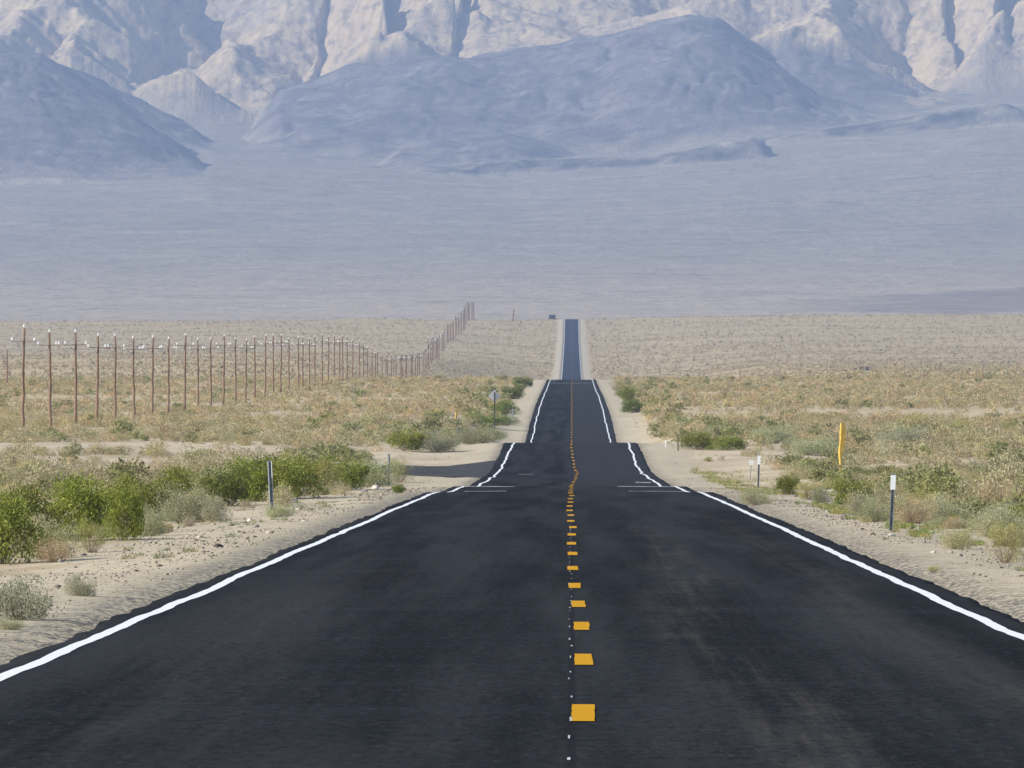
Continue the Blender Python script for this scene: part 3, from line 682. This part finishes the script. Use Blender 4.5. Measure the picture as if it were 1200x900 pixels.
# ------------------------------------------------------------ stones
import bmesh
def rock_verts(sub, seed, flat=.6, rough=.25):
    bm = bmesh.new(); bmesh.ops.create_icosphere(bm, subdivisions=sub, radius=.5)
    v = np.array([p.co[:] for p in bm.verts]); f = np.array([[q.index for q in p.verts] for p in bm.faces]); bm.free()
    n = fbm(v[:, 0]*2.3+seed*3.1, v[:, 1]*2.3+v[:, 2]*1.7, seed, 4)-.5; v = v*(1+n*rough*2.4)[:, None]
    r = np.random.default_rng(seed)
    for i in range(5):   # flat broken faces
        d = r.normal(size=3); d /= np.linalg.norm(d); k = v@d; m = k > .36; v[m] -= np.outer(k[m]-.36, d)
    v[:, 2] *= flat; return v, f
ROCKM = [simple('dark_stone', (.075, .068, .062), .85, .35, 9), simple('pale_stone', (.55, .50, .43), .9, .2, 9), simple('grey_stone', (.30, .27, .235), .9, .3, 9)]
def rocks(px, py, wpx, mi, label, flat=.6, group=None, rmesh=[0]):
    x, y, z = ground_at(px, py); s = wpx/F*y; rmesh[0] += 1
    v, f = rock_verts(3, 40+rmesh[0], flat); v[:, 2] += flat*.28
    o = mesh_obj('stone', v*s, f, ROCKM[mi]); o.location = (x, y, z-.01); o.rotation_euler = (0, 0, random.random()*6)
    return tag(o, label, 'stone', group)
rocks(256, 641, 13, 0, 'dark flat stone lying alone on the gravel beside the left white line', .5)
rocks(71, 659, 9, 2, 'grey stone on the sand under the dry brush near the left edge', .7)
rocks(187, 626, 7, 0, 'dark stone at the foot of the low grey sagebrush')
rocks(293, 611, 8, 1, 'pale stone on the gravel between sagebrush and left metal post')
rocks(230, 634, 5, 0, 'small dark stone left of the flat one on the gravel')
rocks(300, 618, 9, 2, 'grey stone below the left metal post')
rocks(357, 611, 9, 1, 'flat pale stone on the gravel right of the left metal post', .3)
rocks(345, 590, 12, 2, 'grey broken rock under the large bright green shrub', .7)
rocks(440, 573, 11, 1, 'pale rock beside the second metal post')
rocks(427, 577, 8, 2, 'grey rock just left of the pale rock by the second post')
rocks(1045, 628, 8, 1, 'pale stone at the foot of the nearest white-plate post')
rocks(1094, 648, 7, 1, 'bright white stone on the right verge below the bushes', .8)
rocks(1124, 652, 9, 2, 'bluish grey stone below the round grey-green bush')
rocks(991, 605, 5, 0, 'small dark stone on the gravel left of the nearest right-hand post')
rocks(1153, 676, 10, 2, 'grey stone on the right verge near the photo edge', .4)
rocks(522, 436, 4.4, 1, 'bright white stone block on the far plain left of the road', .9)
e = rocks(1012, 434, 24, 0, 'flat dark bluish rock lying alone on the distant plain at right', .22)
Vs = []; Fs = []; nb = 0; r = np.random.default_rng(9); bv, bf = rock_verts(1, 3, .6, .2)
for side, y0, y1, n in ((-1, 70, 330, 15000), (1, 80, 330, 12000), (-1, 330, 560, 900), (1, 330, 600, 900)):
    y = np.sqrt(r.uniform(y0**2, y1**2, n)); x = side*(4.3+r.gamma(2.2, .8, n)); ok = fbm(x*1.1, y/5, 403, 3) > .38; x, y = x[ok], y[ok]
    s = .012+r.gamma(1.3, .011, len(x)); s = np.where(r.random(len(x)) < .05, s*2.3, s); a = r.uniform(0, 6.28, len(x)); z = terr(x, y)
    X_ = (bv[None, :, 0]*np.cos(a)[:, None]-bv[None, :, 1]*np.sin(a)[:, None])*s[:, None]+x[:, None]; Y_ = (bv[None, :, 0]*np.sin(a)[:, None]+bv[None, :, 1]*np.cos(a)[:, None])*s[:, None]+y[:, None]
    Z_ = bv[None, :, 2]*s[:, None]+z[:, None]+.002
    Vs.append(np.stack([X_, Y_, Z_], -1).reshape(-1, 3)); Fs.append((bf[None]+(np.arange(len(x))*len(bv))[:, None, None]+nb).reshape(-1, 3)); nb += len(x)*len(bv)
t = NT('gravel', .9, .2); n = t.noise(t.pos(), 5, 2); 
tag(mesh_obj('gravel', np.concatenate(Vs), np.concatenate(Fs), t.base(t.mix(t.rng(n, .35, .65), (.13, .11, .088), (.46, .39, .30)))), kind='stuff')

# ------------------------------------------------------------ mesh helpers for made things
def tube(p, rad, n=8):
    """closed tapered tube through points p"""
    p = np.array(p, float); V = []; Fc = []
    for i, q in enumerate(p):
        d = p[min(i+1, len(p)-1)]-p[max(i-1, 0)]; d /= np.linalg.norm(d); u = np.cross(d, (0, 1, .13)); u /= np.linalg.norm(u); v = np.cross(d, u)
        for k in range(n): a = k*2*math.pi/n; V.append(q+rad[i]*(math.cos(a)*u+math.sin(a)*v))
    for i in range(len(p)-1):
        for k in range(n): Fc.append((i*n+k, i*n+(k+1) % n, (i+1)*n+(k+1) % n, (i+1)*n+k))
    Fc.append(tuple(range(n))[::-1]); Fc.append(tuple((len(p)-1)*n+k for k in range(n))); return V, Fc
def box(cx, cy, cz, sx, sy, sz):
    V = [(cx+i*sx/2, cy+j*sy/2, cz+k*sz/2) for i in (-1, 1) for j in (-1, 1) for k in (-1, 1)]
    return V, [(0, 1, 3, 2), (4, 6, 7, 5), (0, 4, 5, 1), (2, 3, 7, 6), (0, 2, 6, 4), (1, 5, 7, 3)]
def join(*ps):
    V = []; Fc = []
    for v, f in ps: b = len(V); V += [tuple(q) for q in v]; Fc += [tuple(i+b for i in g) for g in f]
    return V, Fc
def lathe(prof, n=10, c=(0, 0, 0)):
    V = [(c[0]+r_*math.cos(k*2*math.pi/n), c[1]+r_*math.sin(k*2*math.pi/n), c[2]+z_) for r_, z_ in prof for k in range(n)]
    Fc = [(i*n+k, i*n+(k+1) % n, (i+1)*n+(k+1) % n, (i+1)*n+k) for i in range(len(prof)-1) for k in range(n)]
    Fc += [tuple(range(n))[::-1], tuple((len(prof)-1)*n+k for k in range(n))]; return V, Fc
def bevel(o, wd, seg=1):
    bm = bmesh.new(); bm.from_mesh(o.data); bmesh.ops.bevel(bm, geom=bm.edges[:], offset=wd, segments=seg, affect='EDGES'); bm.to_mesh(o.data); bm.free(); return o

# ------------------------------------------------------------ utility poles
t = NT('pole_wood', .9, .15); p = t.pos(); n = t.noise(t.map(p, (12, 12, .5)), 1, 5, .6); n2 = t.noise(t.map(p, (2, 2, .55)), 1, 4, .7)
oi = t.n('ShaderNodeObjectInfo').outputs['Random']
c = t.mix(t.rng(n, .35, .65), (.205, .125, .08), (.36, .24, .155)); c = t.mix(t.math('MULTIPLY', t.rng(n2, .42, .65), .8), c, (.09, .062, .055)); WOOD = t.base(c)
INS = simple('white_porcelain', (.80, .82, .83), .3, .03, 5, spec=.6)
shafts = []
for v in range(5):
    h = np.linspace(0, 7.45, 9); wob = .04
    pts = [(random.uniform(-wob, wob)*(i > 0), random.uniform(-wob, wob)*(i > 0), q if i else -.15) for i, q in enumerate(h)]
    o = mesh_obj('pole_shaft', *tube(pts, [.13-.006*i for i in range(9)], 10), WOOD, smooth=True); shafts.append(o.data); D.objects.remove(o)
def mk(name, geo, mat, bv=0):
    o = mesh_obj(name, *geo, mat)
    if bv: bevel(o, bv)
    m = o.data; D.objects.remove(o); return m
arm_m = mk('crossarm', join(box(0, -.19, 6.5, 1.7, .06, .055), box(0, -.13, 6.5, .05, .06, .05)), WOOD, .006)
brace_m = mk('brace', join(tube([(-.5, -.2, 6.43), (0, -.16, 5.95)], [.016, .016], 4), tube([(.5, -.2, 6.43), (0, -.16, 5.95)], [.016, .016], 4)), simple('grey_iron', (.2, .2, .2), .6))
ins_m = mk('insulator', lathe([(.012, 0), (.012, .06), (.055, .065), (.09, .085), (.085, .13), (.055, .145), (.075, .16), (.07, .20), (.035, .215), (.05, .23), (.03, .27)], 10), INS)
def kid(parent, name, me, loc=(0, 0, 0)):
    o = D.objects.new(name, me); COL.objects.link(o); o.parent = parent; o.location = loc; return o
ORD = 'leftmost second third fourth fifth sixth seventh eighth ninth tenth eleventh twelfth thirteenth fourteenth fifteenth sixteenth seventeenth eighteenth nineteenth twentieth'.split()
pole_list = []
y = 706.
for px_ in (26, 59, 88.5, 113, 135, 157, 178, 197, 216, 232, 247, 262, 276, 287.5, 298.5, 310.5, 320): y = 38.3*F/(670-px_); pole_list.append((-38.3, y, 1))
y += 38
while y < 2560: pole_list.append((-38.3+random.uniform(-.3, .3), y, 1)); y += 37+random.uniform(-2.5, 2.5)
while y < 5320:
    pxl = np.interp(y, [2560, 2900, 3600, 4500, 5320], [492.5, 502, 512, 524, 556]); pole_list.append(((pxl-670)/F*y+random.uniform(-.6, .6), y, np.interp(y, [2560, 4500, 5320], [1.02, 1.2, 1.42])*random.uniform(.92, 1.06))); y += 62+random.uniform(-10, 10) if y < 4500 else 15+random.uniform(-5, 5)
for i, (x, y, s) in enumerate(pole_list):
    if i < 20: lb = ('%s wooden utility pole in the line on the left plain' % ORD[i]) if i == 0 else '%s wooden utility pole counted from the left end of the line' % ORD[i]; g = None
    elif y < 2560: lb = 'thin wooden pole in the crowded middle stretch of the pole line'; g = 'poles in the crowded middle stretch of the line'
    elif y < 4500: lb = 'faint hazy pole where the pole line climbs the far plain'; g = 'faint poles climbing the far plain'
    else: lb = 'hazy pole in the dense pointed cluster on the crest'; g = 'poles bunched together on the crest'
    e = empty('utility_pole', (x, y, float(terr(x, y))), lb, 'pole', g, rz=random.uniform(-.25, .25), ry=random.uniform(-.012, .018), rx=random.uniform(-.01, .01)); e.scale = (1, 1, s*random.uniform(.98, 1.02))
    kid(e, 'pole_shaft', random.choice(shafts))
    kid(e, 'insulator', ins_m, (0, 0, 7.44))
    if y < 4500:
        a = kid(e, 'crossarm', arm_m); a.rotation_euler = (0, random.uniform(-.03, .03) if i else .12, 0) if i else (0, 0, 0); kid(e, 'brace', brace_m)
        for q in ((-.8,), (.8, .58) if i % 2 else (.8,)):
            for qq in q: kid(e, 'insulator', ins_m, (qq, -.19, 6.525))
def extra_pole(px, py, h, label, sc=1, lean=0, yd=None):
    x, y, z = ground_at(px, py) if yd is None else ((px-670)/F*yd, yd, float(terr((px-670)/F*yd, yd)))
    e = empty('utility_pole', (x, y, z), label, 'pole', ry=lean); e.scale = (sc, sc, h/7.45); kid(e, 'pole_shaft', shafts[0]); kid(e, 'insulator', ins_m, (0, 0, 7.44)); return e
extra_pole(8, 452, 5.6, 'short faint pole standing alone left of the leftmost tall pole')
extra_pole(600.5, 373, 6.6, 'hazy leaning pole alone on the crest left of the road', 3.2, .10, 5215)

# ------------------------------------------------------------ roadside posts, markers and signs
GALV = simple('galvanised_steel', (.50, .54, .56), .45, .15, 25, metal=.35); DARKST = simple('weathered_steel', (.20, .225, .24), .6, .3, 14, metal=.2)
WPL = simple('white_plate', (.84, .86, .85), .45, .05, 12); YEL2 = simple('yellow_marker_plastic', (.78, .50, .09), .55, .15, 7); REDB = simple('faded_red_band', (.42, .13, .06), .6, .2, 20)
DARKW = simple('dark_wood', (.11, .085, .065), .9, .3, 20)
def uchan(h, wd=.085, dp=.035, th=.006, fl=.016):
    # hat section, opening to the camera side
    out = [(-wd/2, 0), (-wd/2+fl, 0), (-wd/2+fl+.006, dp), (wd/2-fl-.006, dp), (wd/2-fl, 0), (wd/2, 0)]
    inn = [(wd/2, th), (wd/2-fl+th*.6, th), (wd/2-fl-.006+th*.4, dp+th), (-wd/2+fl+.006-th*.4, dp+th), (-wd/2+fl-th*.6, th), (-wd/2, th)]
    P = out+inn; n = len(P); V = [(a, b, z) for z in (-.1, h) for a, b in P]
    Fc = [(k, (k+1) % n, n+(k+1) % n, n+k) for k in range(n)]
    for k in range(5): Fc += [(k, 11-k, 10-k, k+1)[::-1], (n+k, n+k+1, n+10-k, n+11-k)]
    return V, Fc
def post_at(name, px, py, hpx, label, cat, lean=0, yd=None):
    x, y, z = ground_at(px, py)
    if yd: y = yd; x = (px-670)/F*y; z = float(terr(x, y))
    e = empty(name, (x, y, z), label, cat, ry=lean); return e, hpx/F*y
e, h = post_at('delineator_post', 318.5, 598, 58, 'tall bent metal post with pale edges among the green shrubs on the left', 'post', lean=-.045)
kid(e, 'post', mk('post', uchan(h, .088, .05), DARKST)); 
kid(e, 'reflector', mk('reflector', box(-.035, -.007, h*.5, .022, .006, h*.98), GALV, .001)); kid(e, 'reflector', mk('reflector', box(.036, -.007, h*.82, .014, .006, h*.33), WPL, .001))
e, h = post_at('delineator_post', 456, 569, 37, 'second smaller metal post in front of the sagebrush on the left', 'post', lean=-.01)
kid(e, 'post', mk('post', uchan(h, .085, .04), DARKST)); kid(e, 'reflector', mk('reflector', box(-.024, -.007, h*.82, .04, .006, h*.3), GALV, .001))
e, h = post_at('delineator_post', 1044, 622, 66, 'nearest post with a white plate on the right verge', 'post', lean=.045)
kid(e, 'post', mk('post', uchan(h, .062, .035, fl=.012), DARKST)); kid(e, 'plate', mk('plate', box(0, -.012, h*.853, .082, .008, h*.26), WPL, .002))
e, h = post_at('delineator_post', 888.5, 572, 39, 'post with a white plate behind the round sagebrush on the right', 'post', lean=.03)
kid(e, 'post', mk('post', uchan(h, .062, .035, fl=.012), DARKST)); kid(e, 'plate', mk('plate', box(0, -.012, h*.84, .10, .008, h*.27), WPL, .002))
e, h = post_at('marker_sign', 879, 562, 24, 'tiny white square sign half hidden in brush on the right', 'sign', lean=.08)
kid(e, 'post', mk('post', box(0, .01, h*.4, .03, .02, h*.9), DARKST)); kid(e, 'plate', mk('plate', box(0, -.01, h*.82, .17, .01, .21), WPL, .003))
kid(e, 'marking', mk('marking', join(box(.01, -.017, h*.86, .05, .003, .03), box(.01, -.017, h*.79, .04, .003, .02)), simple('faded_print', (.45, .42, .4), .7)))
# tall yellow marker on the right: narrow banded post that widens into a folded blade
def blade(h, w_, twist=.35):
    V = []; zs = np.linspace(-.05, h, 26)
    for z in zs:
        q = max(0, z)/h; wr = w_*(.42+.83*sstep(np.array(q), .34, .62)*(1-.45*sstep(np.array(q), .86, 1))); wl = w_*(.36+.12*math.sin(q*17)); kx = .02*math.sin(q*9)
        V += [(kx-wl, -.045, z), (kx, -.07, z), (kx+wr, .045, z), (kx+wr, .055, z), (kx, -.052, z), (kx-wl, -.033, z)]
    n = 6; Fc = [(i*n+k, i*n+(k+1) % n, (i+1)*n+(k+1) % n, (i+1)*n+k) for i in range(len(zs)-1) for k in range(n)]
    Fc += [(0, 5, 4, 1), (1, 4, 3, 2)]; b = (len(zs)-1)*n; Fc += [(b, b+1, b+4, b+5), (b+1, b+2, b+3, b+4)]; return V, Fc
e, h = post_at('marker_post', 984, 563, 67, 'tall yellow marker post with folded blade behind the green shrub on the right', 'marker', lean=.02)
kid(e, 'blade', mk('blade', blade(h, .15), YEL2))
for k in range(4): kid(e, 'red_band', mk('red_band', box(-.003, -.043, h*(.10+.045*k), .085, .062, .022), REDB, .003))
e, h = post_at('marker_post', 533.5, 500, 18, 'small yellow marker post on the plain left of the road', 'marker', lean=.04)
kid(e, 'blade', mk('blade', blade(h, .12), YEL2)); kid(e, 'base', mk('base', box(0, -.01, h*.1, .12, .12, h*.22), DARKW, .01)); kid(e, 'cap', mk('cap', box(.02, -.01, h*1.01, .10, .1, .08), DARKW, .01))
e, h = post_at('metal_post', 537.5, 521, 21, 'thin dark post above the side road, below the small yellow marker', 'post'); kid(e, 'post', mk('post', uchan(h, .10, .06), DARKST))
kid(e, 'edge_strip', mk('edge_strip', box(-.046, -.006, h*.5, .016, .006, h*.95), GALV))
e, h = post_at('marker_post', 586, 485, 11, 'thin white post in the far left verge scrub', 'post'); kid(e, 'post', mk('post', uchan(h, .10, .05), WPL)); kid(e, 'base', mk('base', box(0, .03, .15, .12, .1, .3), GALV))
e, h = post_at('marker_post', 600.5, 489, 9, 'short bluish white post at the edge of the left verge', 'post'); kid(e, 'post', mk('post', uchan(h, .14, .06), GALV)); kid(e, 'cap', mk('cap', box(0, .02, h, .15, .1, .04), WPL))
e, h = post_at('wooden_stake', 794.5, 528, 20, 'thin dark stake beside the green shrub right of the road', 'stake', lean=-.02); kid(e, 'stake', mk('stake', tube([(0, 0, -.1), (.01, 0, h*.5), (.0, 0, h)], [.04, .036, .03], 7), DARKW)); kid(e, 'cap', mk('cap', box(0, 0, h, .07, .07, .05), GALV, .005))
e, h = post_at('wooden_stake', 780, 524, 8, 'short white stake left of the thin dark stake', 'stake'); kid(e, 'stake', mk('stake', box(0, 0, h*.4, .07, .05, h*1.2), WPL, .006)); kid(e, 'tip', mk('tip', box(0, 0, h+.02, .075, .055, .05), GALV, .006))
# diamond sign seen from behind
x, y = (579.4-670)/F*920, 920.; z = float(terr(x, y)); zc = CZ+(508-464)*y/F
e = empty('diamond_sign', (x, y, z), 'grey back of a diamond road sign on the left verge', 'sign', rz=.15)
s = .40
V, Fc = [(0, -.008, -s*1.414), (s*1.414, -.008, 0), (0, -.008, s*1.414), (-s*1.414, -.008, 0), (0, .008, -s*1.414), (s*1.414, .008, 0), (0, .008, s*1.414), (-s*1.414, .008, 0)], [(0, 1, 2, 3), (7, 6, 5, 4), (0, 4, 5, 1), (1, 5, 6, 2), (2, 6, 7, 3), (3, 7, 4, 0)]
kid(e, 'sign_panel', mk('sign_panel', (V, Fc), simple('sign_back_aluminium', (.62, .63, .64), .5, .08, 6)), (0, 0, zc-z))
kid(e, 'post', mk('post', box(0, -.05, (zc-z+s*.9)/2, .10, .07, zc-z+s*.9), DARKW, .006)); kid(e, 'bracket', mk('bracket', box(0, -.012, zc-z+.1, .3, .02, .04), GALV))
# dark box-bodied vehicle on the crest beside the road
VB = simple('dark_blue_paint', (.035, .06, .085), .4, .1, 3); GL_ = simple('window_glass', (.03, .04, .05), .1, .1, 3); TY = simple('tyre_rubber', (.02, .02, .02), .9); CH = simple('lamp_plastic', (.4, .05, .04), .4)
x, y, z = -10.1, 5222., 0; z = float(terr(x, y))
e = empty('parked_vehicle', (x, y, z), 'tiny dark blue box-bodied vehicle on the crest left of the road', 'vehicle'); e.scale = (1.2, 1.2, 1.1)
kid(e, 'body', mk('body', box(0, 0, 1.45, 2.9, 4.2, 1.9), VB, .12)); kid(e, 'cab', mk('cab', box(0, 2.9, 1.15, 2.1, 1.6, 1.3), VB, .15)); kid(e, 'rear_window', mk('rear_window', box(0, -2.11, 1.75, 1.7, .03, .6), GL_, .01))
for sx_ in (-1, 1):
    kid(e, 'tail_light', mk('tail_light', box(sx_*1.2, -2.12, 1.0, .16, .04, .3), CH))
    for yy in (-1.4, 2.6): kid(e, 'wheel', mk('wheel', tube([(sx_*1.3-.12, yy, .42), (sx_*1.3+.12, yy, .42)], [.42, .42], 16), TY))
